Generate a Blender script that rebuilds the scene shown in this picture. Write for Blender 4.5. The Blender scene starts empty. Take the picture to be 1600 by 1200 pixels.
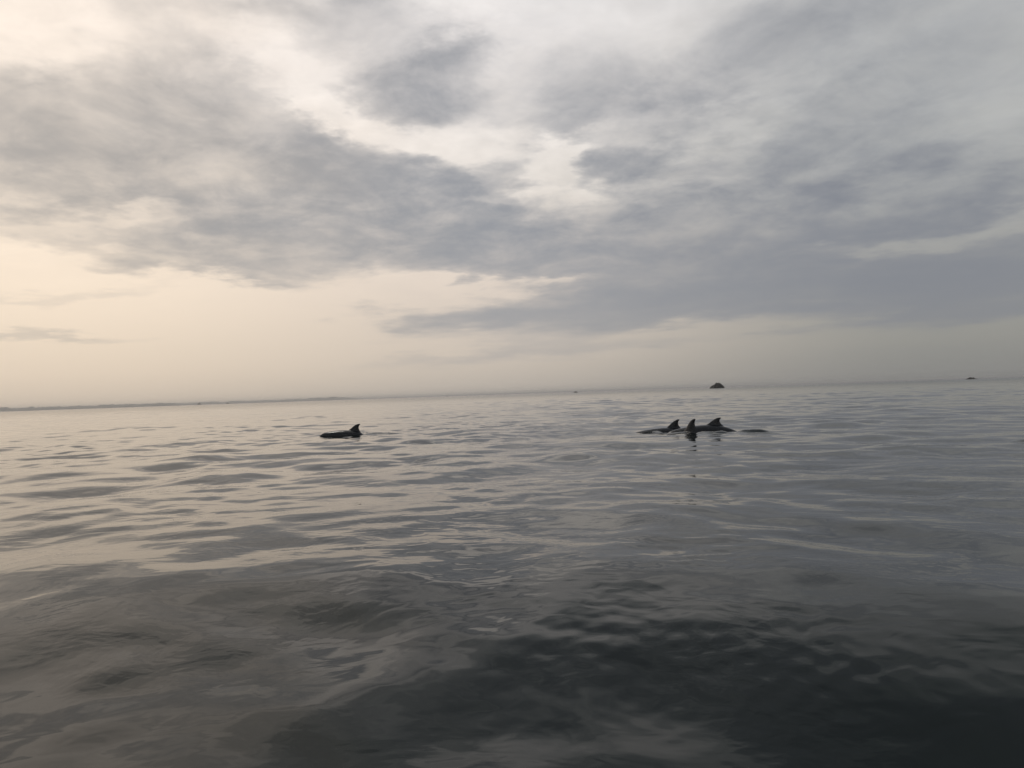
import bpy, bmesh, math, random
import numpy as np
from mathutils import Vector, Matrix, noise as mnoise

random.seed(7)
rng = np.random.default_rng(52)
sc = bpy.context.scene
R = math.radians

# ------------------------------------------------------------------ camera
F_PX, W_PX, H_PX = 1202.0, 1600.0, 1200.0
CAM_H = 1.0
PITCH, ROLL = R(0.74), R(-1.97)
cam_data = bpy.data.cameras.new('camera')
cam = bpy.data.objects.new('camera', cam_data)
sc.collection.objects.link(cam)
cam_data.sensor_fit = 'HORIZONTAL'
cam_data.sensor_width = 36.0
cam_data.lens = 36.0 * F_PX / W_PX
cam_data.clip_start = 0.05
cam_data.clip_end = 60000.0
CAM_M = (Matrix.Translation((0, 0, CAM_H)) @ Matrix.Rotation(R(90) + PITCH, 4, 'X')
         @ Matrix.Rotation(ROLL, 4, 'Z'))
cam.matrix_world = CAM_M
sc.camera = cam


def ray(u, v):
    """direction in the world of a spot of the photograph (1600 x 1200)"""
    d = Vector(((u - W_PX / 2) / F_PX, (H_PX / 2 - v) / F_PX, -1.0))
    d = CAM_M.to_3x3() @ d
    return d.normalized()


def az_el(u, v):
    d = ray(u, v)
    return math.degrees(math.atan2(d.x, d.y)), math.degrees(math.asin(d.z))


def on_water(u, v):
    d = ray(u, v)
    t = -CAM_H / d.z
    return Vector((d.x * t, d.y * t, 0.0))


def at_range(u, dist, z=0.0):
    d = ray(u, 615.5 - (u - 800) * 55 / 1600)
    h = Vector((d.x, d.y, 0)).normalized()
    return Vector((h.x * dist, h.y * dist, z))


# ------------------------------------------------------------------ world: Nishita behind a cloud deck
SUN_AZ, SUN_EL = -42.0, 58.0
world = bpy.data.worlds.new('World')
sc.world = world
world.use_nodes = True
nt = world.node_tree
nt.nodes.clear()


class NG:
    """small helper to write node graphs"""
    def __init__(self, tree):
        self.t = tree

    def n(self, typ, **kw):
        nd = self.t.nodes.new(typ)
        for k, v in kw.items():
            setattr(nd, k, v)
        return nd

    def put(self, sock, val):
        if isinstance(val, bpy.types.NodeSocket):
            self.t.links.new(val, sock)
        else:
            sock.default_value = val

    def m(self, op, a, b=0.0, c=0.0, clamp=False):
        nd = self.n('ShaderNodeMath', operation=op, use_clamp=clamp)
        for i, x in enumerate((a, b, c)):
            self.put(nd.inputs[i], x)
        return nd.outputs[0]

    def vm(self, op, a, b=(0, 0, 0), out=0):
        nd = self.n('ShaderNodeVectorMath', operation=op)
        self.put(nd.inputs[0], a)
        if op == 'SCALE':
            self.put(nd.inputs['Scale'], b)
        else:
            self.put(nd.inputs[1], b)
        return nd.outputs[out]

    def rng(self, v, a, b, c, d, smooth=True):
        nd = self.n('ShaderNodeMapRange', interpolation_type='SMOOTHSTEP' if smooth else 'LINEAR')
        for i, x in enumerate((v, a, b, c, d)):
            self.put(nd.inputs[i], x)
        return nd.outputs[0]

    def mix(self, f, a, b):
        nd = self.n('ShaderNodeMix', data_type='RGBA')
        self.put(nd.inputs['Factor'], f)
        self.put(nd.inputs[6], a)
        self.put(nd.inputs[7], b)
        return nd.outputs[2]

    def ramp(self, f, stops):
        nd = self.n('ShaderNodeValToRGB')
        nd.color_ramp.interpolation = 'B_SPLINE' if len(stops) > 4 else 'EASE'
        el = nd.color_ramp.elements
        while len(el) < len(stops):
            el.new(0.5)
        for e, (p, c) in zip(el, stops):
            e.position = p
            e.color = (*c, 1)
        self.put(nd.inputs[0], f)
        return nd.outputs[0]

    def noise(self, vec, scale, detail=4, rough=0.5, dist=0.0, dim='3D', out='Fac', lac=2.0):
        nd = self.n('ShaderNodeTexNoise', noise_dimensions=dim)
        self.put(nd.inputs['Vector'], vec)
        nd.inputs['Scale'].default_value = scale
        nd.inputs['Detail'].default_value = detail
        nd.inputs['Roughness'].default_value = rough
        nd.inputs['Lacunarity'].default_value = lac
        nd.inputs['Distortion'].default_value = dist
        return nd.outputs[out]

    def xyz(self, x, y, z=0.0):
        nd = self.n('ShaderNodeCombineXYZ')
        for i, s in enumerate((x, y, z)):
            self.put(nd.inputs[i], s)
        return nd.outputs[0]

    def sep(self, v):
        nd = self.n('ShaderNodeSeparateXYZ')
        self.put(nd.inputs[0], v)
        return nd.outputs


def lin(r, g, b):
    f = lambda c: (c / 255 / 12.92) if c <= 10.3 else ((c / 255 + 0.055) / 1.055) ** 2.4
    return (f(r), f(g), f(b))


g = NG(nt)
D = g.n('ShaderNodeTexCoord').outputs['Generated']
dx, dy, dz = g.sep(D)
zc = g.m('MAXIMUM', dz, 0.0)
A = g.m('MULTIPLY', g.m('ARCTAN2', dx, dy), 57.29578)
E = g.m('MULTIPLY', g.m('ARCSINE', zc), 57.29578)
# position on the flat underside of the cloud deck, so that clouds crowd towards the horizon
inv = g.m('DIVIDE', 1.0, g.m('ADD', zc, 0.11))
Q = g.xyz(g.m('MULTIPLY', dx, inv), g.m('MULTIPLY', dy, inv), 0.0)
nA = g.noise(Q, 1.25, 7, 0.56, 0.3)
nB = g.noise(g.vm('ADD', Q, (7.3, 2.1, 0)), 2.6, 8, 0.60, 0.6)
inv2 = g.m('DIVIDE', 1.0, g.m('ADD', zc, 0.30))
Q2 = g.xyz(g.m('MULTIPLY', dx, inv2), g.m('MULTIPLY', dy, inv2), 0.0)
nC = g.noise(g.vm('ADD', Q2, (-3.7, 9.2, 0)), 11.0, 8, 0.60, 0.3)
nD = g.noise(g.vm('ADD', Q2, (5.1, -6.6, 0)), 5.0, 9, 0.62, 0.5)
wrp = g.noise(g.vm('ADD', Q, (1.7, -4.2, 0)), 1.9, 6, 0.58, 0.0, out='Color')
wx, wy, wz = g.sep(wrp)
AE = g.xyz(g.m('ADD', A, g.m('MULTIPLY', g.m('SUBTRACT', wx, 0.5), 22.0)),
           g.m('ADD', E, g.m('MULTIPLY', g.m('SUBTRACT', wy, 0.5), g.rng(E, 2, 16, 1.5, 13.0))), 0.0)

# cloud masses: where they hang (taken as spots of the photograph), half width, half height (in pixels), tilt, weight
MASSES = [
    (300, 265, 340, 105, -3, .62), (400, 345, 260, 60, -4, .42), (120, 255, 200, 90, 0, .22),
    (745, 350, 250, 75, -16, .80), (560, 300, 200, 60, -8, .35), (1010, 375, 340, 75, -2, .62),
    (1360, 415, 350, 75, 2, .75), (1520, 470, 210, 48, 4, .70), (1180, 460, 330, 40, 3, .50),
    (625, 118, 125, 58, 10, .62), (620, 120, 230, 120, 0, .20), (800, 110, 160, 90, 0, .24), (1015, 255, 92, 34, 18, .72), (960, 300, 220, 40, 4, .25), (1165, 250, 190, 80, 10, .46),
    (1120, 105, 260, 48, 12, .34), (880, 492, 240, 36, 3, .75), (720, 497, 150, 20, 2, .40),
    (825, 262, 60, 26, 0, .60), (1460, 305, 170, 48, 6, .42), (1450, 120, 300, 170, 0, .32),
    (100, 525, 75, 9, -2, .42), (90, 455, 130, 11, 10, .22), (420, 418, 170, 24, -2, .40),
    (590, 405, 130, 24, -3, .35), (170, 90, 210, 70, 0, .34), (330, 160, 100, 45, 0, .36), (300, 25, 200, 30, 0, .30), (540, 25, 130, 28, 5, .30),
    (40, 150, 150, 70, 0, .16), (20, 300, 120, 50, 0, .32), (250, 395, 230, 22, -3, .35), (330, 425, 110, 14, -2, .35),
    (690, 90, 70, 40, 0, .25), (1540, 340, 120, 25, 3, .3), (1000, 180, 110, 40, 10, .25),
    (530, 215, 110, 30, -10, .42), (900, 140, 110, 90, 10, .35), (860, 545, 270, 15, 5, .38),
    (1300, 250, 200, 110, 10, .22), (60, 180, 120, 60, 0, .15), (480, 360, 220, 40, -5, .25),
    (420, 130, 130, 55, -10, -.30), (560, 185, 95, 28, -12, -.40), (700, 215, 120, 50, 0, -.32),
    (900, 245, 95, 34, 12, -.45), (790, 440, 160, 14, 2, -.45), (1450, 378, 140, 20, 5, -.7), (1150, 505, 260, 16, 6, -.35), (1480, 520, 260, 16, 2, -.5), (1090, 215, 60, 30, 20, -.3), (960, 60, 120, 50, 0, -.15),
    (20, 15, 120, 70, 0, -.6), (1020, 290, 120, 14, 12, -.25), (740, 60, 160, 60, 0, -.2),
    (180, 345, 120, 20, 0, -.3), (1330, 290, 110, 40, 5, -.15),
]
acc = 0.0
for (u, v, ru, rv, tilt, wgt) in MASSES:
    a0, e0 = az_el(u, v)
    mp = g.n('ShaderNodeMapping', vector_type='TEXTURE')
    mp.inputs['Location'].default_value = (a0, e0, 0)
    mp.inputs['Rotation'].default_value = (0, 0, R(tilt - 1.97))
    k = 1.45 * 0.0477
    mp.inputs['Scale'].default_value = (ru * k, rv * k, 1)
    g.put(mp.inputs['Vector'], AE)
    gr = g.n('ShaderNodeTexGradient', gradient_type='SPHERICAL')
    g.put(gr.inputs[0], mp.outputs[0])
    acc = g.m('MULTIPLY_ADD', g.rng(gr.outputs['Fac'], 0.0, 0.85, 0.0, wgt), 1.0, acc)

# beyond the part of the sky described above the deck goes on by itself
rest = g.rng(E, 24.0, 36.0, 0.0, 1.0)
side = g.rng(g.m('ABSOLUTE', A), 34.0, 50.0, 0.0, 1.0)
free = g.m('MULTIPLY', g.m('MAXIMUM', rest, side), g.rng(E, 5.0, 14.0, 0.15, 1.0))
nE = g.noise(g.vm('ADD', Q2, (2.4, 3.3, 0)), 4.2, 8, 0.60, 0.6)
deck_cover = g.rng(g.m('ABSOLUTE', g.m('SUBTRACT', A, SUN_AZ)), 5.0, 50.0, 0.50, 1.0)
deck = g.rng(g.m('ADD', nE, g.m('MULTIPLY', g.m('SUBTRACT', nA, 0.5), 0.6)), 0.36, 0.62, 0.20, 1.10)
acc = g.m('ADD', acc, g.m('MULTIPLY', g.m('MULTIPLY', free, deck), deck_cover))
# soft build-up of the masses, then billows inside and along the edges of them
pos_ = g.m('MAXIMUM', acc, 0.0)
soft = g.m('SUBTRACT', g.m('SUBTRACT', 1.0, g.m('EXPONENT', g.m('MULTIPLY', pos_, -1.25))), g.m('MULTIPLY', g.m('MINIMUM', acc, 0.0), -0.6))
fine = g.m('ADD', g.m('ADD', g.m('MULTIPLY', g.m('SUBTRACT', nA, 0.5), 0.8), g.m('MULTIPLY', g.m('SUBTRACT', nB, 0.5), 1.0)),
           g.m('ADD', g.m('MULTIPLY', g.m('SUBTRACT', nC, 0.5), 0.80), g.m('MULTIPLY', g.m('SUBTRACT', nD, 0.5), 1.1)))
fine = g.m('MULTIPLY', fine, g.rng(E, 4.0, 14.0, 0.05, 1.0))
dens = g.m('ADD', soft, g.m('MULTIPLY', fine, g.m('ADD', 0.40, g.m('MULTIPLY', soft, 0.55))))
dens = g.m('ADD', 0.0, g.m('MULTIPLY', g.rng(dens, -0.16, 1.06, 0.0, 1.0), 1.0), clamp=True)

# colour of the bright veil, by height, towards the sun / between / away from it
EN = g.m('DIVIDE', E, 45.0, clamp=True)
tow = g.ramp(EN, [(0.0, lin(211, 195, 177)), (0.05, lin(224, 206, 185)), (0.15, lin(247, 227, 203)),
                  (0.28, lin(254, 235, 213)), (0.45, lin(244, 231, 217)), (0.62, lin(254, 238, 222)),
                  (0.8, lin(244, 236, 224)), (1.0, lin(230, 226, 217))])
mid = g.ramp(EN, [(0.0, lin(186, 177, 167)), (0.06, lin(201, 189, 175)), (0.20, lin(223, 208, 195)),
                  (0.32, lin(228, 220, 210)), (0.5, lin(240, 233, 228)), (0.62, lin(243, 238, 235)),
                  (0.78, lin(212, 214, 211)), (1.0, lin(186, 190, 189))])
off = g.ramp(EN, [(0.0, lin(133, 133, 130)), (0.06, lin(145, 144, 139)), (0.18, lin(158, 156, 151)),
                  (0.32, lin(188, 188, 184)), (0.5, lin(192, 192, 190)), (0.65, lin(178, 178, 178)),
                  (0.8, lin(160, 165, 164)), (1.0, lin(142, 148, 149))])
hx = g.m('DIVIDE', dx, g.m('SQRT', g.m('ADD', g.m('ADD', g.m('MULTIPLY', dx, dx), g.m('MULTIPLY', dy, dy)), 1e-5)))
hy = g.m('DIVIDE', dy, g.m('SQRT', g.m('ADD', g.m('ADD', g.m('MULTIPLY', dx, dx), g.m('MULTIPLY', dy, dy)), 1e-5)))
cosd = g.m('ADD', g.m('MULTIPLY', hx, math.sin(R(SUN_AZ))), g.m('MULTIPLY', hy, math.cos(R(SUN_AZ))))
ang = g.m('MULTIPLY', g.m('ARCCOSINE', g.m('MINIMUM', g.m('MAXIMUM', cosd, -1.0), 1.0)), 57.29578)
ang = g.m('ADD', ang, g.m('MULTIPLY', g.m('SUBTRACT', wz, 0.5), g.rng(E, 4.0, 16.0, 0.0, 16.0)))
w_mid = g.rng(ang, 8.0, 44.0, 0.0, 1.0)
w_off = g.rng(ang, 38.0, 72.0, 0.0, 1.0)
veil = g.mix(w_off, g.mix(w_mid, tow, mid), off)
dark = g.mix(w_off, g.mix(w_mid, (*lin(169, 163, 157), 1), (*lin(146, 148, 153), 1)), (*lin(127, 130, 137), 1))
# thin spots light up a little
lift = g.m('ADD', 1.0, g.m('MULTIPLY', g.m('SUBTRACT', nC, 0.5), g.rng(E, 5.0, 18.0, 0.02, 0.42)))
veil = g.vm('SCALE', veil, lift)
cloud = g.mix(dens, veil, dark)

sky = g.n('ShaderNodeTexSky', sky_type='NISHITA')
sky.sun_disc = False
sky.sun_elevation = R(SUN_EL)
sky.sun_rotation = R(SUN_AZ)
sky.air_density = 1.0
sky.dust_density = 3.0
BG = 0.1
mixed = g.mix(0.95, sky.outputs[0], g.vm('SCALE', cloud, 1.075 / BG))
bg = g.n('ShaderNodeBackground')
g.put(bg.inputs['Color'], mixed)
bg.inputs['Strength'].default_value = BG
wo = g.n('ShaderNodeOutputWorld')
nt.links.new(bg.outputs[0], wo.inputs['Surface'])
world.cycles.sampling_method = 'MANUAL'
world.cycles.sample_map_resolution = 512

# ------------------------------------------------------------------ sun, veiled by the cloud
sun_d = bpy.data.lights.new('sun', 'SUN')
sun_d.energy = 0.5
sun_d.angle = R(14)
sun_d.color = (1.0, 0.93, 0.84)
sun = bpy.data.objects.new('sun', sun_d)
sc.collection.objects.link(sun)
sdir = Vector((math.sin(R(SUN_AZ)) * math.cos(R(SUN_EL)), math.cos(R(SUN_AZ)) * math.cos(R(SUN_EL)), math.sin(R(SUN_EL))))
sun.rotation_euler = sdir.to_track_quat('Z', 'Y').to_euler()

sc.view_settings.view_transform = 'Standard'
sc.view_settings.look = 'None'
sc.view_settings.exposure = 0.0
sc.view_settings.gamma = 1.0
sc.view_settings.use_curve_mapping = False
sc.cycles.use_denoising = True
sc.cycles.max_bounces = 6
sc.cycles.volume_bounces = 1


def link(name, me, mat=None, parent=None):
    o = bpy.data.objects.new(name, me)
    if mat:
        me.materials.append(mat)
    sc.collection.objects.link(o)
    o.parent = parent
    return o


def tag(o, label=None, cat=None, group=None, kind=None):
    for k, v in (('label', label), ('category', cat), ('group', group), ('kind', kind)):
        if v:
            o[k] = v
    return o


# ------------------------------------------------------------------ materials
def material(name):
    m = bpy.data.materials.new(name)
    m.use_nodes = True
    m.node_tree.nodes.clear()
    h = NG(m.node_tree)
    b = h.n('ShaderNodeBsdfPrincipled')
    o = h.n('ShaderNodeOutputMaterial')
    m.node_tree.links.new(b.outputs[0], o.inputs['Surface'])
    return m, h, b


def water_material():
    m, h, b = material('sea_water')
    pos = h.n('ShaderNodeNewGeometry').outputs['Position']
    b.inputs['Base Color'].default_value = (0.0038, 0.0080, 0.0072, 1)
    b.inputs['IOR'].default_value = 1.333
    px, py, pz = h.sep(pos)
    flat = h.xyz(px, py, 0.0)
    dist = h.vm('LENGTH', flat, out=1)
    # roughness of the far sea: waves too small to build
    h.put(b.inputs['Roughness'], h.rng(dist, 12.0, 400.0, 0.010, 0.16))
    patch = h.rng(h.noise(flat, 0.35, 3, 0.5, 0.4), 0.42, 0.68, 0.40, 1.0)
    w = h.noise(flat, 1.1, 3, 0.5, 0.0, out='Color')
    fw = h.vm('ADD', flat, h.vm('SCALE', h.vm('SUBTRACT', w, (.5, .5, .5)), 0.5))
    rot = h.n('ShaderNodeMapping')
    rot.inputs['Rotation'].default_value = (0, 0, R(14))
    rot.inputs['Scale'].default_value = (0.72, 1.0, 1.0)
    h.put(rot.inputs['Vector'], fw)
    r1 = h.noise(rot.outputs[0], 3.2, 1, 0.40, 0.3)
    r2 = h.noise(rot.outputs[0], 9.0, 1, 0.35, 0.4)
    r3 = h.noise(rot.outputs[0], 24.0, 1, 0.4, 0.3)
    patch3 = h.rng(h.noise(h.vm('ADD', flat, (31.0, 7.0, 0)), 0.6, 3, 0.55, 0.6), 0.46, 0.66, 0.12, 1.0)
    b1 = h.n('ShaderNodeBump')
    b1.inputs['Strength'].default_value = 1.0
    b1.inputs['Distance'].default_value = 1.0
    hh = h.m('ADD', h.m('MULTIPLY', r1, 0.0056), h.m('MULTIPLY', h.m('MULTIPLY', r2, patch), 0.0050))
    hh = h.m('ADD', hh, h.m('MULTIPLY', h.m('MULTIPLY', r3, patch3), 0.0013))
    hh = h.m('MULTIPLY', hh, h.rng(dist, 4.0, 26.0, 1.0, 0.25))
    h.put(b1.inputs['Height'], hh)
    h.put(b.inputs['Normal'], b1.outputs[0])
    return m


def rock_material(name, c0, c1, scale):
    m, h, b = material(name)
    tc = h.n('ShaderNodeTexCoord').outputs['Object']
    n = h.noise(tc, scale, 6, 0.6)
    h.put(b.inputs['Base Color'], h.ramp(n, [(0.3, c0), (0.7, c1)]))
    b.inputs['Roughness'].default_value = 0.85
    bp = h.n('ShaderNodeBump')
    bp.inputs['Distance'].default_value = 0.3
    h.put(bp.inputs['Height'], n)
    h.put(b.inputs['Normal'], bp.outputs[0])
    return m


def skin_material():
    m, h, b = material('dolphin_skin')
    tc = h.n('ShaderNodeTexCoord').outputs['Object']
    at = h.n('ShaderNodeAttribute', attribute_name='belly')
    n = h.noise(tc, 7.0, 5, 0.6)
    f = h.m('ADD', at.outputs['Fac'], h.m('MULTIPLY', h.m('SUBTRACT', n, 0.5), 0.35))
    h.put(b.inputs['Base Color'], h.ramp(f, [(0.15, (0.008, 0.009, 0.011)), (0.5, (0.022, 0.023, 0.025)),
                                             (0.85, (0.11, 0.11, 0.11))]))
    h.put(b.inputs['Roughness'], h.rng(n, 0.3, 0.7, 0.13, 0.24))
    b.inputs['IOR'].default_value = 1.48
    bp = h.n('ShaderNodeBump')
    bp.inputs['Distance'].default_value = 0.004
    bp.inputs['Strength'].default_value = 0.4
    h.put(bp.inputs['Height'], h.noise(tc, 22.0, 3, 0.5))
    h.put(b.inputs['Normal'], bp.outputs[0])
    return m


def drop_material():
    m, h, b = material('spray_water')
    b.inputs['Base Color'].default_value = (0.75, 0.77, 0.78, 1)
    b.inputs['Roughness'].default_value = 0.12
    b.inputs['Transmission Weight'].default_value = 0.75
    b.inputs['IOR'].default_value = 1.333
    return m


M_WATER = water_material()
M_ROCK = rock_material('wet_rock', (0.006, 0.006, 0.006), (0.025, 0.024, 0.022), 0.6)
M_LAND = rock_material('wooded_coast', (0.06, 0.065, 0.05), (0.13, 0.12, 0.10), 0.02)
M_SKIN = skin_material()
M_DROP = drop_material()

# ------------------------------------------------------------------ where the dolphins are
P_LEFT = on_water(552.5, 679)
P_REAR = on_water(1052, 671.5)
P_FRONT = on_water(1080, 679.5)
P_RIGHT = on_water(1116, 674.5)

# ------------------------------------------------------------------ sea surface
def smooth(e0, e1, x):
    t = np.clip((x - e0) / (e1 - e0), 0, 1)
    return t * t * (3 - 2 * t)


def wave_set(n, l0, l1, slope, main, spread):
    out = []
    for i in range(n):
        lam = l0 * (l1 / l0) ** ((i + rng.uniform(0, 1)) / n)
        th = R(main + rng.normal(0, spread))
        k = 2 * math.pi / lam
        s = slope * math.sqrt(2.0 / n) * rng.uniform(0.7, 1.3)
        out.append((k * math.sin(th), k * math.cos(th), s / k, rng.uniform(0, 2 * math.pi), lam))
    return out


WAVES = (wave_set(20, 4.0, 14.0, 0.018, 172, 28)
         + wave_set(64, 0.9, 3.2, 0.050, 178, 66)
         + wave_set(54, 0.36, 0.9, 0.030, 182, 60)
         + wave_set(30, 0.20, 0.40, 0.007, 185, 75))


def ridge(x, y, p, q, wid, h):
    """a low hump of water along the segment p-q"""
    d = np.array([q[0] - p[0], q[1] - p[1]])
    L = math.hypot(*d)
    d = d / L
    s = ((x - p[0]) * d[0] + (y - p[1]) * d[1])
    t = (-(x - p[0]) * d[1] + (y - p[1]) * d[0])
    t = t + 0.03 * np.sin(s * 9.0) + 0.02 * np.sin(s * 23.0 + 1)
    e = smooth(0, 0.3, s / L) * (1 - smooth(0.6, 1.0, s / L))
    return h * e * np.exp(-(t / wid) ** 2)


def packet(x, y, c, rad, lam, th, slope, ph=0.0):
    """a ragged patch of short ripples that cross each other"""
    r = np.random.default_rng(int(1000 * abs(c[0]) + 77 * c[1] + 10 * ph))
    edge = 1 + 0.35 * np.sin(5.1 * x / rad[0] + 2.0 * ph) * np.sin(4.3 * y / rad[1] + ph)
    r2 = (((x - c[0]) / rad[0]) ** 2 + ((y - c[1]) / rad[1]) ** 2) * edge
    m = np.exp(-r2)
    z = np.zeros_like(x)
    n = 16
    for _ in range(n):
        k = 2 * math.pi / (lam * r.uniform(0.6, 1.9))
        t = th + r.normal(0, 0.55)
        z += slope * math.sqrt(2.0 / n) / k * np.sin(k * (x * math.sin(t) + y * math.cos(t)) + r.uniform(0, 6.3))
    return z * m


def sea_height(x, y, spacing):
    z = np.zeros_like(x)
    # bend the crests a little so that they never run straight
    wx = x + 0.06 * np.sin(0.9 * x + 0.55 * y) + 0.04 * np.sin(0.43 * y - 1.3 * x + 2)
    wy = y + 0.06 * np.sin(1.1 * x - 0.4 * y + 1) + 0.05 * np.sin(0.7 * x + 0.9 * y + 4)
    # the sea is not ruffled evenly: glassy places lie between livelier ones
    e1 = (np.sin(0.31 * x + 0.52 * y + 1) + np.sin(-0.57 * x + 0.23 * y + 2.2) + np.sin(0.83 * x + 0.11 * y)
          + np.sin(0.19 * x - 0.77 * y + 4) + np.sin(0.043 * x + 0.061 * y + 2) + np.sin(-0.07 * x + 0.033 * y)) / 6
    e2 = (np.sin(0.91 * x - 0.42 * y + 3) + np.sin(0.37 * x + 1.13 * y) + np.sin(-0.22 * x + 0.39 * y + 5)
          + np.sin(1.9 * x + 0.8 * y + 1) + np.sin(0.09 * x - 0.05 * y + 3)) / 5
    env1 = 0.45 + 1.05 * smooth(-0.45, 0.5, e1)
    env2 = 0.35 + 1.1 * smooth(-0.35, 0.5, e2)
    far = 1.0 - 0.40 * smooth(14.0, 70.0, np.hypot(x, y))
    for kx, ky, a, ph, lam in WAVES:
        env = 1.0 if lam > 3.4 else (env1 if lam > 0.9 else env2)
        z += (far if lam > 1.2 else 1.0) * env * a * smooth(2.0, 4.0, lam / spacing) * np.sin(kx * wx + ky * wy + ph)
    return z


def local_height(x, y):
    z = np.zeros_like(x)
    # a long swell whose near face falls towards the boat; its crest runs from upper left to lower right
    cl = 4.15 - 0.28 * x - 0.03 * x * x + 0.25 * np.sin(0.9 * x + 1)
    t = cl - y
    T = 1.6 + 2.1 * smooth(-2.2, 0.9, x)
    tp = np.maximum(0.5 * (t + np.sqrt(t * t + 0.30)) - 0.18, 0.0)
    z -= 0.110 * T * np.tanh(tp / T) * smooth(8, 5, np.abs(x))
    a, b = on_water(1142, 677), on_water(1215, 676)
    z += ridge(x, y, a, b, 0.13, 0.075)
    a, b = on_water(1150, 680), on_water(1240, 679)
    z += ridge(x, y, a, b, 0.10, 0.022)
    a, b = on_water(1076, 681), on_water(1150, 679)
    z += ridge(x, y, a, b, 0.12, 0.05)
    a, b = on_water(995, 672), on_water(1040, 673)
    z += ridge(x, y, a, b, 0.12, 0.05)
    a, b = on_water(562, 678.5), on_water(640, 676)
    z += ridge(x, y, a, b, 0.10, 0.045)
    for (u0, v0, u1, v1, w_, h_) in ((900, 678, 1012, 674, .11, .024), (1205, 678, 1345, 676, .11, .022), (440, 679, 506, 679, .11, .02), (960, 684, 1070, 683, .10, .02)):
        z += ridge(x, y, on_water(u0, v0), on_water(u1, v1), w_, h_)
    a, b = on_water(1340, 691), on_water(1410, 688)
    z += ridge(x, y, a, b, 0.10, 0.014)
    a, b = on_water(1385, 704), on_water(1520, 700)
    z += ridge(x, y, a, b, 0.08, 0.016)
    a, b = on_water(1575, 694), on_water(1680, 690)
    z += ridge(x, y, a, b, 0.12, 0.04)
    for (u, v), rad, lam, th, s in (((1095, 850), (.35, .28), .16, 10, .11), ((1095, 878), (.32, .2), .13, -12, .11),
                                    ((1082, 708), (.3, .9), .5, 0, .06), ((790, 925), (.30, .2), .09, -5, .03),
                                    ((870, 905), (.5, .25), .12, 12, .03), ((555, 860), (.2, .1), .10, 0, .09),
                                    ((1000, 960), (.8, .5), .14, 20, .035), ((1250, 1000), (.9, .5), .12, 28, .03)):
        z += packet(x, y, on_water(u, v), rad, lam, R(th), s)
    for (u, v), rad, lam, s_ in (((582, 678.5), (.55, .22), .17, .13), ((508, 679.5), (.22, .18), .14, .14), ((1068, 680), (.25, .25), .15, .13),
                                 ((1110, 680), (.5, .25), .2, .10), ((1030, 674), (.4, .25), .2, .09), ((1170, 679), (.6, .25), .17, .11)):
        z += packet(x, y, on_water(u, v), rad, lam, 0.0, s_, 3.0)
    for p in (P_LEFT, P_REAR, P_FRONT, P_RIGHT):
        for i in range(2):
            z += packet(x, y, (p.x + 0.3 * i, p.y - 0.35 - 0.3 * i), (0.9, 0.4), 0.33 + 0.1 * i, R(8 + 20 * i), 0.05, i)
    return z


def build_sea():
    segs = [(0.30, 0.8, 0.03), (0.8, 10.0, 0.0062), (10.0, 27.0, 0.0033), (27.0, 120.0, 0.0045), (120.0, 300.0, 0.007), (300.0, 3000.0, 0.02), (3000.0, 42000.0, 0.06)]
    rr, st = [], []
    for a, b, k in segs:
        n = int(math.log(b / a) / k)
        r = a * (b / a) ** (np.arange(n) / n)
        rr.append(r)
        st.append(r * k)
    rr = np.concatenate(rr + [np.array([42000.0])])
    st = np.concatenate(st + [np.array([2500.0])])
    half = R(41)
    fine_a = np.arange(-half, half, 0.0026)
    wide = half + (2 * math.pi - 2 * half) * (np.arange(0, 130) / 130)
    th = np.concatenate([fine_a, wide])
    da = np.concatenate([np.full(len(fine_a), 0.0026), np.full(len(wide), (2 * math.pi - 2 * half) / 130)])
    nr, na = len(rr), len(th)
    RR, TH = np.meshgrid(rr, th, indexing='ij')
    sp = np.maximum(st[:, None], RR * da[None, :])
    X, Y = RR * np.sin(TH), RR * np.cos(TH)
    Z = sea_height(X, Y, sp)
    near = (RR < 40)
    Z[near] += local_height(X[near], Y[near])
    co = np.stack([X, Y, Z], -1).reshape(-1, 3)
    co = np.vstack([co, [[0, 0, float(Z[0].mean())]]]).astype(np.float32)
    i = np.arange(nr - 1)[:, None] * na
    j = np.arange(na)[None, :]
    jn = (j + 1) % na
    quads = np.stack([i + j, i + na + j, i + na + jn, i + jn], -1).reshape(-1, 4)
    quads = quads[:, ::-1]
    j = np.arange(na)
    tris = np.stack([np.full(na, nr * na), (j + 1) % na, j], -1)
    # orientation: make every face look up
    p = co[quads[0]]
    if np.cross(p[1] - p[0], p[2] - p[0])[2] < 0:
        quads = quads[:, ::-1]
    p = co[tris[0]]
    if np.cross(p[1] - p[0], p[2] - p[0])[2] < 0:
        tris = tris[:, ::-1]
    me = bpy.data.meshes.new('sea')
    me.vertices.add(len(co))
    me.vertices.foreach_set('co', co.ravel())
    li = np.concatenate([quads.ravel(), tris.ravel()]).astype(np.int32)
    me.loops.add(len(li))
    me.loops.foreach_set('vertex_index', li)
    ls = np.concatenate([np.arange(len(quads)) * 4, len(quads) * 4 + np.arange(na) * 3]).astype(np.int32)
    me.polygons.add(len(ls))
    me.polygons.foreach_set('loop_start', ls)
    me.update(calc_edges=True)
    me.validate()
    me.polygons.foreach_set('use_smooth', np.ones(len(me.polygons), dtype=bool))
    o = link('sea', me, M_WATER)
    tag(o, kind='structure')
    return o


build_sea()


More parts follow.
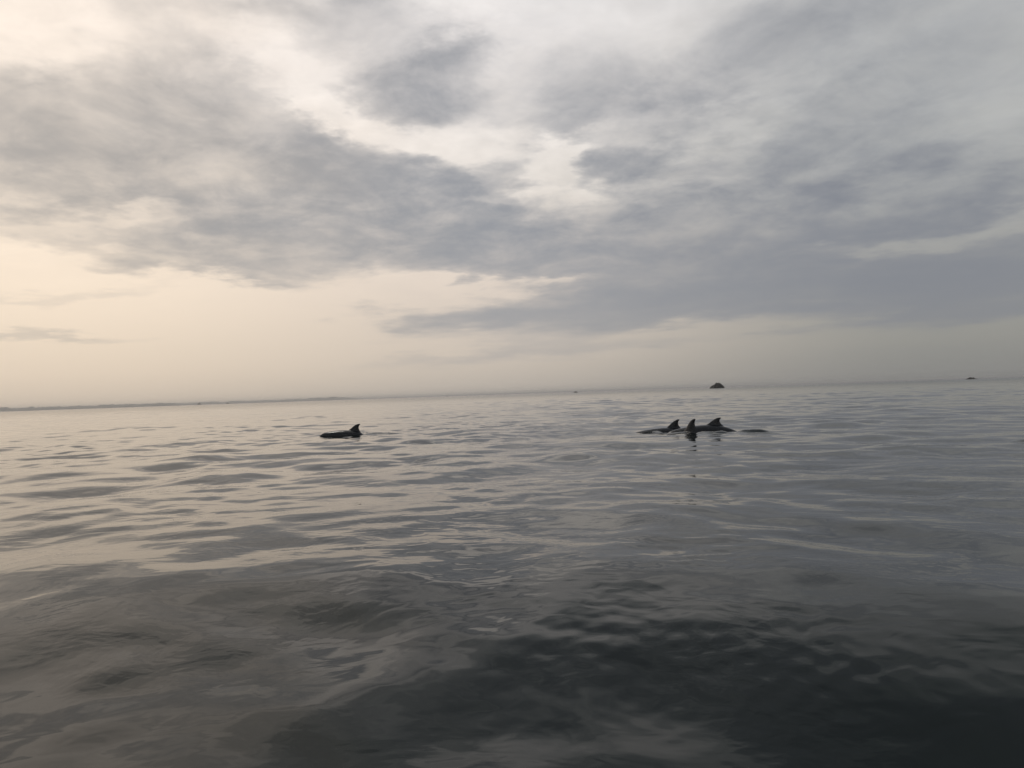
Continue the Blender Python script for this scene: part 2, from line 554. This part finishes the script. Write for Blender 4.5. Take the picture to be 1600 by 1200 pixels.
# ------------------------------------------------------------------ low coast far on the left
def build_coast(name, u0, u1, dist, hfun, depth, seed):
    n = 420
    verts, faces = [], []
    rows = 7
    for i in range(n + 1):
        t = i / n
        u = u0 + (u1 - u0) * t
        H = hfun(t, u)
        H *= 1 + 0.34 * mnoise.fractal(Vector((u * 0.05, seed, 0)), 0.8, 2.0, 4) + 0.24 * mnoise.noise(Vector((u * 0.45, seed, 3)))
        for k in range(rows):
            s = k / (rows - 1)
            prof = math.sin(math.pi * s) ** 0.55
            d = dist + depth * (s - 0.15) + 40 * mnoise.noise(Vector((u * 0.03, k * 0.4, seed)))
            p = at_range(u, d)
            verts.append((p.x, p.y, max(H, 0.3) * prof * (1 + 0.12 * mnoise.noise(Vector((u * 0.6, k * 1.7, seed)))) - 0.5))
    for i in range(n):
        for k in range(rows - 1):
            a = i * rows + k
            faces.append((a, a + rows, a + rows + 1, a + 1))
    me = bpy.data.meshes.new(name)
    me.from_pydata(verts, [], faces)
    me.update()
    bm = bmesh.new()
    bm.from_mesh(me)
    bmesh.ops.recalc_face_normals(bm, faces=bm.faces)
    bm.to_mesh(me)
    bm.free()
    o = link(name, me, M_LAND)
    tag(o, kind='structure')
    return o


build_coast('coast', -620, 282, 8000, lambda t, u: 30.0 * min(1.0, (282 - u) / 14.0 + 0.25), 260, 1.3)
build_coast('far_coast', 180, 572, 11000, lambda t, u: (32 + 11 * math.exp(-((u - 520) / 45) ** 2)) * min(1.0, max(0.0, (572 - u) / 40.0)), 320, 5.1)


# ------------------------------------------------------------------ rocks
def rock(name, u, dist, profile, depth, label, cat, group=None, sub=26, seed=0.0):
    """profile: list of (x, height) in metres, left to right, of the crest"""
    xs = np.array([p[0] for p in profile], float)
    hs = np.array([p[1] for p in profile], float)
    n, rows = sub * 2, 15
    verts, faces = [], []
    for i in range(n + 1):
        x = xs[0] + (xs[-1] - xs[0]) * i / n
        H = float(np.interp(x, xs, hs))
        for k in range(rows):
            s = k / (rows - 1) * 2 - 1
            dd = depth * (0.35 + 0.65 * math.sin(math.pi * min(max(i / n, 0.0), 1.0)) ** 0.6)
            pr = max(0.0, 1 - abs(s) ** 1.7)
            nz = mnoise.fractal(Vector((x * 0.55, s * 3, seed)), 0.7, 2.0, 5)
            ny = mnoise.noise(Vector((x * 0.4, s * 2 + 9, seed)))
            verts.append((x + 0.25 * ny, s * dd + 0.5 * ny, H * pr * (1 + 0.12 * nz) - 0.35 * (1 - pr) - 0.12))
    for i in range(n):
        for k in range(rows - 1):
            a = i * rows + k
            faces.append((a, a + rows, a + rows + 1, a + 1))
    me = bpy.data.meshes.new(name)
    me.from_pydata(verts, [], faces)
    bm = bmesh.new()
    bm.from_mesh(me)
    bmesh.ops.recalc_face_normals(bm, faces=bm.faces)
    bm.to_mesh(me)
    bm.free()
    o = link(name, me, M_ROCK)
    p = at_range(u, dist)
    o.location = p
    o.rotation_euler.z = -math.atan2(p.x, p.y)
    tag(o, label, cat, group)
    return o


GR = 'dark rocks along the horizon'
S8 = 800 / F_PX
rock('rock', 1120.5, 560, [(-5.2, 0), (-4.8, 1.2), (-3.4, 2.1), (-2.3, 2.6), (-1.0, 3.7), (0.0, 4.0), (1.1, 3.9), (2.2, 3.5), (3.1, 2.8), (4.4, 1.7), (5.2, 0)],
     4.5, 'large dark hump shaped rock islet on the horizon behind the three dolphins', 'rock', GR, seed=2.0)
rock('rock', 899.5, 900, [(-3.4, 0), (-2, .6), (-.4, 1.6), (1.0, 1.3), (2.4, .5), (3.2, 0)],
     2.0, 'tiny dark rock on the middle of the horizon left of the hump shaped islet', 'rock', GR, seed=5.0)
rock('rock', 1517.5, 800, [(-5.2, 0), (-4.4, .4), (-3, .9), (-1.6, 1.7), (-.2, 1.9), (1.2, 1.6), (2.0, 1.7), (2.6, .8), (4.4, .5), (5.2, 0)],
     2.2, 'low flat dark reef rock on the horizon at the far right', 'rock', GR, seed=8.0)
GI = 'small islets before the left coast'
rock('islet', 311, 4500, [(-11, 0), (-8, 5.0), (-1, 12), (5, 10), (9, 6), (14, 0)], 8,
     'small peaked islet in front of the hazy coast, larger of the two', 'islet', GI, seed=11.0)
rock('islet', 355.5, 4500, [(-9, 0), (-6, 4), (-1, 8), (5, 7), (9, 0)], 7,
     'smaller low islet in front of the hazy coast, nearer the lone dolphin', 'islet', GI, seed=14.0)


def build_marker():
    bm = bmesh.new()
    def cone(r1, r2, h, z):
        res = bmesh.ops.create_cone(bm, cap_ends=True, segments=12, radius1=r1, radius2=r2, depth=h)
        bmesh.ops.translate(bm, verts=res['verts'], vec=(0, 0, z + h / 2))
    cone(0.75, 0.85, 0.9, -0.3)
    cone(0.55, 0.22, 1.3, 0.6)
    cone(0.07, 0.07, 0.6, 1.9)
    cone(0.25, 0.02, 0.4, 2.4)
    me = bpy.data.meshes.new('buoy')
    bm.to_mesh(me)
    bm.free()
    o = link('buoy', me, M_ROCK)
    o.location = at_range(698.5, 1500)
    tag(o, 'tiny upright dark speck on the horizon between lone dolphin and middle rock', 'buoy')


build_marker()

# ------------------------------------------------------------------ dolphins
# body outline: distance from beak tip, half height above the spine, half height below, half width
BODY = [(0.00, .012, .012, .014), (0.03, .024, .022, .030), (0.10, .030, .030, .040), (0.15, .040, .042, .052),
        (0.19, .078, .060, .075), (0.25, .104, .080, .100), (0.34, .122, .104, .128), (0.50, .148, .150, .168),
        (0.70, .172, .188, .200), (0.95, .186, .205, .212), (1.15, .186, .196, .202), (1.40, .160, .160, .168),
        (1.65, .124, .116, .122), (1.90, .088, .080, .078), (2.10, .060, .054, .046), (2.25, .042, .038, .030),
        (2.36, .022, .020, .026), (2.42, .008, .008, .012)]
FIN0 = 1.05                       # where the dorsal fin starts
# side view of the dorsal fin: behind FIN0, above the back
FIN_LEAD = [(-.06, -.05), (0.00, .012), (.055, .060), (.11, .118), (.165, .170), (.215, .205), (.262, .222), (.292, .216)]
FIN_TRAIL = [(.40, -.05), (.375, .004), (.33, .034), (.292, .070), (.270, .110), (.264, .150), (.275, .188), (.294, .212)]


def dolphin(name, pos, heading, back_z, ahead, behind, fin_h, fin_sweep, label, pitch=0.0, roll=0.0, size=1.0):
    """pos: point of the water under the middle of the fin; heading: angle of the head from +X;
    back_z: height of the back there; ahead / behind: bend of the spine (radians) to head and tail"""
    ss = np.array([b[0] for b in BODY])
    prof = np.array([b[1:] for b in BODY])
    S = np.linspace(0, 2.42, 90)
    P = np.stack([np.interp(S, ss, prof[:, i]) for i in range(3)], -1)
    for _ in range(2):
        P[1:-1] = (P[:-2] + 2 * P[1:-1] + P[2:]) / 4
    s0 = FIN0 + 0.17
    # spine angle along the body (positive: nose up going forward)
    def angle(s):
        if s < s0:
            return pitch - ahead * ((s0 - s) / s0) ** 1.3
        return pitch + behind * ((s - s0) / (2.42 - s0)) ** 0.85
    n = 400
    fs = np.linspace(0, 2.42, n)
    an = np.array([angle(s) for s in fs])
    cx = -np.concatenate([[0], np.cumsum(np.cos((an[1:] + an[:-1]) / 2) * (fs[1] - fs[0]))])
    cz = -np.concatenate([[0], np.cumsum(np.sin((an[1:] + an[:-1]) / 2) * (fs[1] - fs[0]))])
    sx, sz = np.interp(s0, fs, cx), np.interp(s0, fs, cz)
    top0 = float(np.interp(s0, S, P[:, 0]))
    cx, cz = cx - sx, cz - sz + back_z / size - top0

    def frame(s):
        a = float(np.interp(s, fs, an))
        return (float(np.interp(s, fs, cx)), float(np.interp(s, fs, cz)),
                (math.cos(a), math.sin(a)), (-math.sin(a), math.cos(a)))

    bm = bmesh.new()
    seg = 24
    rings = []
    for s, (hu, hd, w) in zip(S, P):
        x, z, f, u = frame(s)
        ring = []
        for k in range(seg):
            a = 2 * math.pi * k / seg
            up = math.sin(a)
            hh = (hu if up > 0 else hd) * up
            yy = math.cos(a) * w
            ring.append(bm.verts.new((x + u[0] * hh, yy, z + u[1] * hh)))
        rings.append(ring)
    for r0, r1 in zip(rings[:-1], rings[1:]):
        for k in range(seg):
            bm.faces.new((r0[k], r0[(k + 1) % seg], r1[(k + 1) % seg], r1[k]))
    bm.faces.new(rings[0][::-1])
    bm.faces.new(rings[-1])

    def plate(lead, trail, place, thick):
        """a fin: lens-shaped sections between its leading and trailing edges"""
        m = len(lead)
        cols = []
        for i in range(m):
            ring = []
            N = 9
            t = thick(i / (m - 1))
            pts = []
            for q in range(N):
                c = q / (N - 1)
                px = lead[i][0] + (trail[i][0] - lead[i][0]) * c
                ph = lead[i][1] + (trail[i][1] - lead[i][1]) * c
                th = t * (math.sin(math.pi * c ** 0.7) ** 0.8 if 0 < c < 1 else 0.0) + 0.004
                pts.append((px, ph, th))
            for (px, ph, th) in pts:
                ring.append(bm.verts.new(place(px, ph, th)))
            for (px, ph, th) in reversed(pts):
                ring.append(bm.verts.new(place(px, ph, -th)))
            cols.append(ring)
        for a, b in zip(cols[:-1], cols[1:]):
            L = len(a)
            for k in range(L):
                bm.faces.new((a[k], a[(k + 1) % L], b[(k + 1) % L], b[k]))
        bm.faces.new(cols[0][::-1])
        bm.faces.new(cols[-1])

    def put_dorsal(px, ph, th):
        s = FIN0 + px
        sb = FIN0 + min(max(px * (1.0 - fin_sweep), -.08), .42) if ph > 0 else s
        x, z, f, u = frame(min(s, FIN0 + .42))
        top = float(np.interp(s, S, P[:, 0]))
        hh = top + (ph * fin_h / .222 if ph > 0 else ph) - 0.006
        x0, z0, f0, u0 = frame(FIN0 + .17)
        bx, bz = x + u[0] * top, z + u[1] * top
        e = hh - top
        return (bx + u0[0] * e - fin_sweep * max(e, 0) * f0[0], th, bz + u0[1] * e - fin_sweep * max(e, 0) * f0[1])

    plate(FIN_LEAD, FIN_TRAIL, put_dorsal, lambda t: 0.030 * (1 - t) + 0.007)

    for sgn in (-1, 1):
        def put_flipper(px, ph, th, sgn=sgn):
            x, z, f, u = frame(0.56 + px)
            w = float(np.interp(0.56, S, P[:, 2]))
            return (x - 0.0 + u[0] * (-.08 - ph * .55 + th), sgn * (w * .75 + ph * .8), z + u[1] * (-.08 - ph * .55 + th))
        plate([(0, -.04), (.02, .06), (.06, .15), (.12, .24), (.20, .31)],
              [(.15, -.04), (.155, .06), (.18, .15), (.22, .24), (.235, .31)], put_flipper, lambda t: .02 * (1 - t) + .005)
        def put_fluke(px, ph, th, sgn=sgn):
            x, z, f, u = frame(min(2.42, 2.22 + px))
            ex = max(0.0, 2.22 + px - 2.42)
            return (x - f[0] * ex + u[0] * th, sgn * ph, z - f[1] * ex + u[1] * th)
        plate([(-.02, -.01), (.03, .06), (.10, .15), (.19, .24), (.26, .29)],
              [(.20, -.01), (.215, .06), (.235, .15), (.265, .24), (.285, .29)], put_fluke, lambda t: .014 * (1 - t) + .004)

    bmesh.ops.recalc_face_normals(bm, faces=bm.faces)
    if size != 1.0:
        bmesh.ops.scale(bm, vec=(size, size, size), verts=bm.verts)
    if roll:
        bmesh.ops.rotate(bm, cent=(0, 0, back_z - .15), matrix=Matrix.Rotation(roll, 3, 'X'), verts=bm.verts)
    me = bpy.data.meshes.new(name)
    bm.to_mesh(me)
    bm.free()
    o = link(name, me, M_SKIN)
    # knit body and fins into one continuous skin
    rm = o.modifiers.new('skin', 'REMESH')
    rm.mode = 'VOXEL'
    rm.voxel_size = 0.0095
    sm = o.modifiers.new('soft', 'SMOOTH')
    sm.factor = 0.5
    sm.iterations = 3
    dg = bpy.context.evaluated_depsgraph_get()
    new = bpy.data.meshes.new_from_object(o.evaluated_get(dg))
    o.modifiers.clear()
    old = o.data
    o.data = new
    bpy.data.meshes.remove(old)
    new.name = name
    new.polygons.foreach_set('use_smooth', np.ones(len(new.polygons), dtype=bool))
    # pale belly
    nv = len(new.vertices)
    co = np.zeros(nv * 3, dtype=np.float32)
    new.vertices.foreach_get('co', co)
    co = co.reshape(-1, 3) / size
    zc_ = np.interp(-co[:, 0], -cx, cz)
    rel = co[:, 2] - zc_
    bel = 1 - smooth(-0.15, 0.02, rel)
    at = new.attributes.new('belly', 'FLOAT', 'POINT')
    at.data.foreach_set('value', bel.astype(np.float32))
    if not new.materials:
        new.materials.append(M_SKIN)
    # ride on the water where the animal is
    hx_, hy_ = math.cos(R(heading)), math.sin(R(heading))
    ax = np.array([pos.x + hx_ * t for t in (-.3, 0, .3, .6)])
    ay = np.array([pos.y + hy_ * t for t in (-.3, 0, .3, .6)])
    lift_ = float(np.mean(sea_height(ax, ay, np.full(4, .06))))
    o.location = (pos.x, pos.y, lift_)
    o.rotation_euler.z = R(heading)
    tag(o, label, 'dolphin', 'dolphins swimming at the surface')
    return o


dolphin('dolphin', P_LEFT, 178, .112, .15, 1.35, .262, .20,
        'lone dolphin on the left swimming with dark back and fin out of the water', pitch=.085, size=.88)
dolphin('dolphin', P_REAR, 176, .088, .06, .80, .240, .16,
        'dolphin at the back left of the trio with a slim hooked fin', size=.92)
dolphin('dolphin', P_FRONT, 136, .050, .30, .50, .305, -.05,
        'nearest dolphin of the trio showing little more than a tall narrow fin')
dolphin('dolphin', P_RIGHT, 177, .165, .12, .78, .185, .18,
        'dolphin on the right of the trio with its arched back sloping down behind the fin')


# ------------------------------------------------------------------ spray and drops
def splash(name, spots, label, seed):
    rd = random.Random(seed)
    bm = bmesh.new()
    for (c, n, sx, sy, hz, r0, r1) in spots:
        for _ in range(n):
            r = rd.uniform(r0, r1)
            p = (c.x + rd.gauss(0, sx), c.y + rd.gauss(0, sy), abs(rd.gauss(0, hz)) + 0.005)
            mt = Matrix.Translation(p) @ Matrix.Diagonal((r * rd.uniform(.8, 2.2), r, r * rd.uniform(.6, 1.1), 1))
            bmesh.ops.create_icosphere(bm, subdivisions=1, radius=1.0, matrix=mt)
    for f in bm.faces:
        f.smooth = True
    me = bpy.data.meshes.new(name)
    bm.to_mesh(me)
    bm.free()
    o = link(name, me, M_DROP)
    tag(o, label, 'water spray', None, 'stuff')


splash('spray', [(on_water(508, 678), 45, .13, .07, .03, .003, .010), (on_water(572, 677.5), 40, .16, .06, .02, .004, .012),
                 (on_water(590, 677), 20, .18, .05, .01, .004, .012)],
       'small drops and ripples thrown up round the lone dolphin', 3)
splash('spray', [(on_water(1064, 678.5), 16, .12, .06, .015, .003, .009), (on_water(1098, 679), 12, .14, .06, .01, .003, .008),
                 (on_water(1163, 678), 20, .10, .04, .015, .004, .012)],
       'small drops and ripples thrown up among the three dolphins', 4)

# ------------------------------------------------------------------ sea air
HAZE = True
if HAZE:
    hm = bpy.data.materials.new('haze')
    hm.use_nodes = True
    hm.node_tree.nodes.clear()
    h = NG(hm.node_tree)
    pv = h.n('ShaderNodeVolumePrincipled')
    pv.inputs['Color'].default_value = (0.96, 0.95, 0.94, 1)
    pv.inputs['Density'].default_value = 1.6e-4
    pv.inputs['Anisotropy'].default_value = 0.55
    ho = h.n('ShaderNodeOutputMaterial')
    hm.node_tree.links.new(pv.outputs[0], ho.inputs['Volume'])
    bm = bmesh.new()
    bmesh.ops.create_cube(bm, size=1.0, matrix=Matrix.Translation((0, 0, 10.5)) @ Matrix.Diagonal((90000, 90000, 29, 1)))
    me = bpy.data.meshes.new('haze')
    bm.to_mesh(me)
    bm.free()
    o = link('haze', me, hm)
    tag(o, 'thin pale sea haze', 'haze', None, 'stuff')
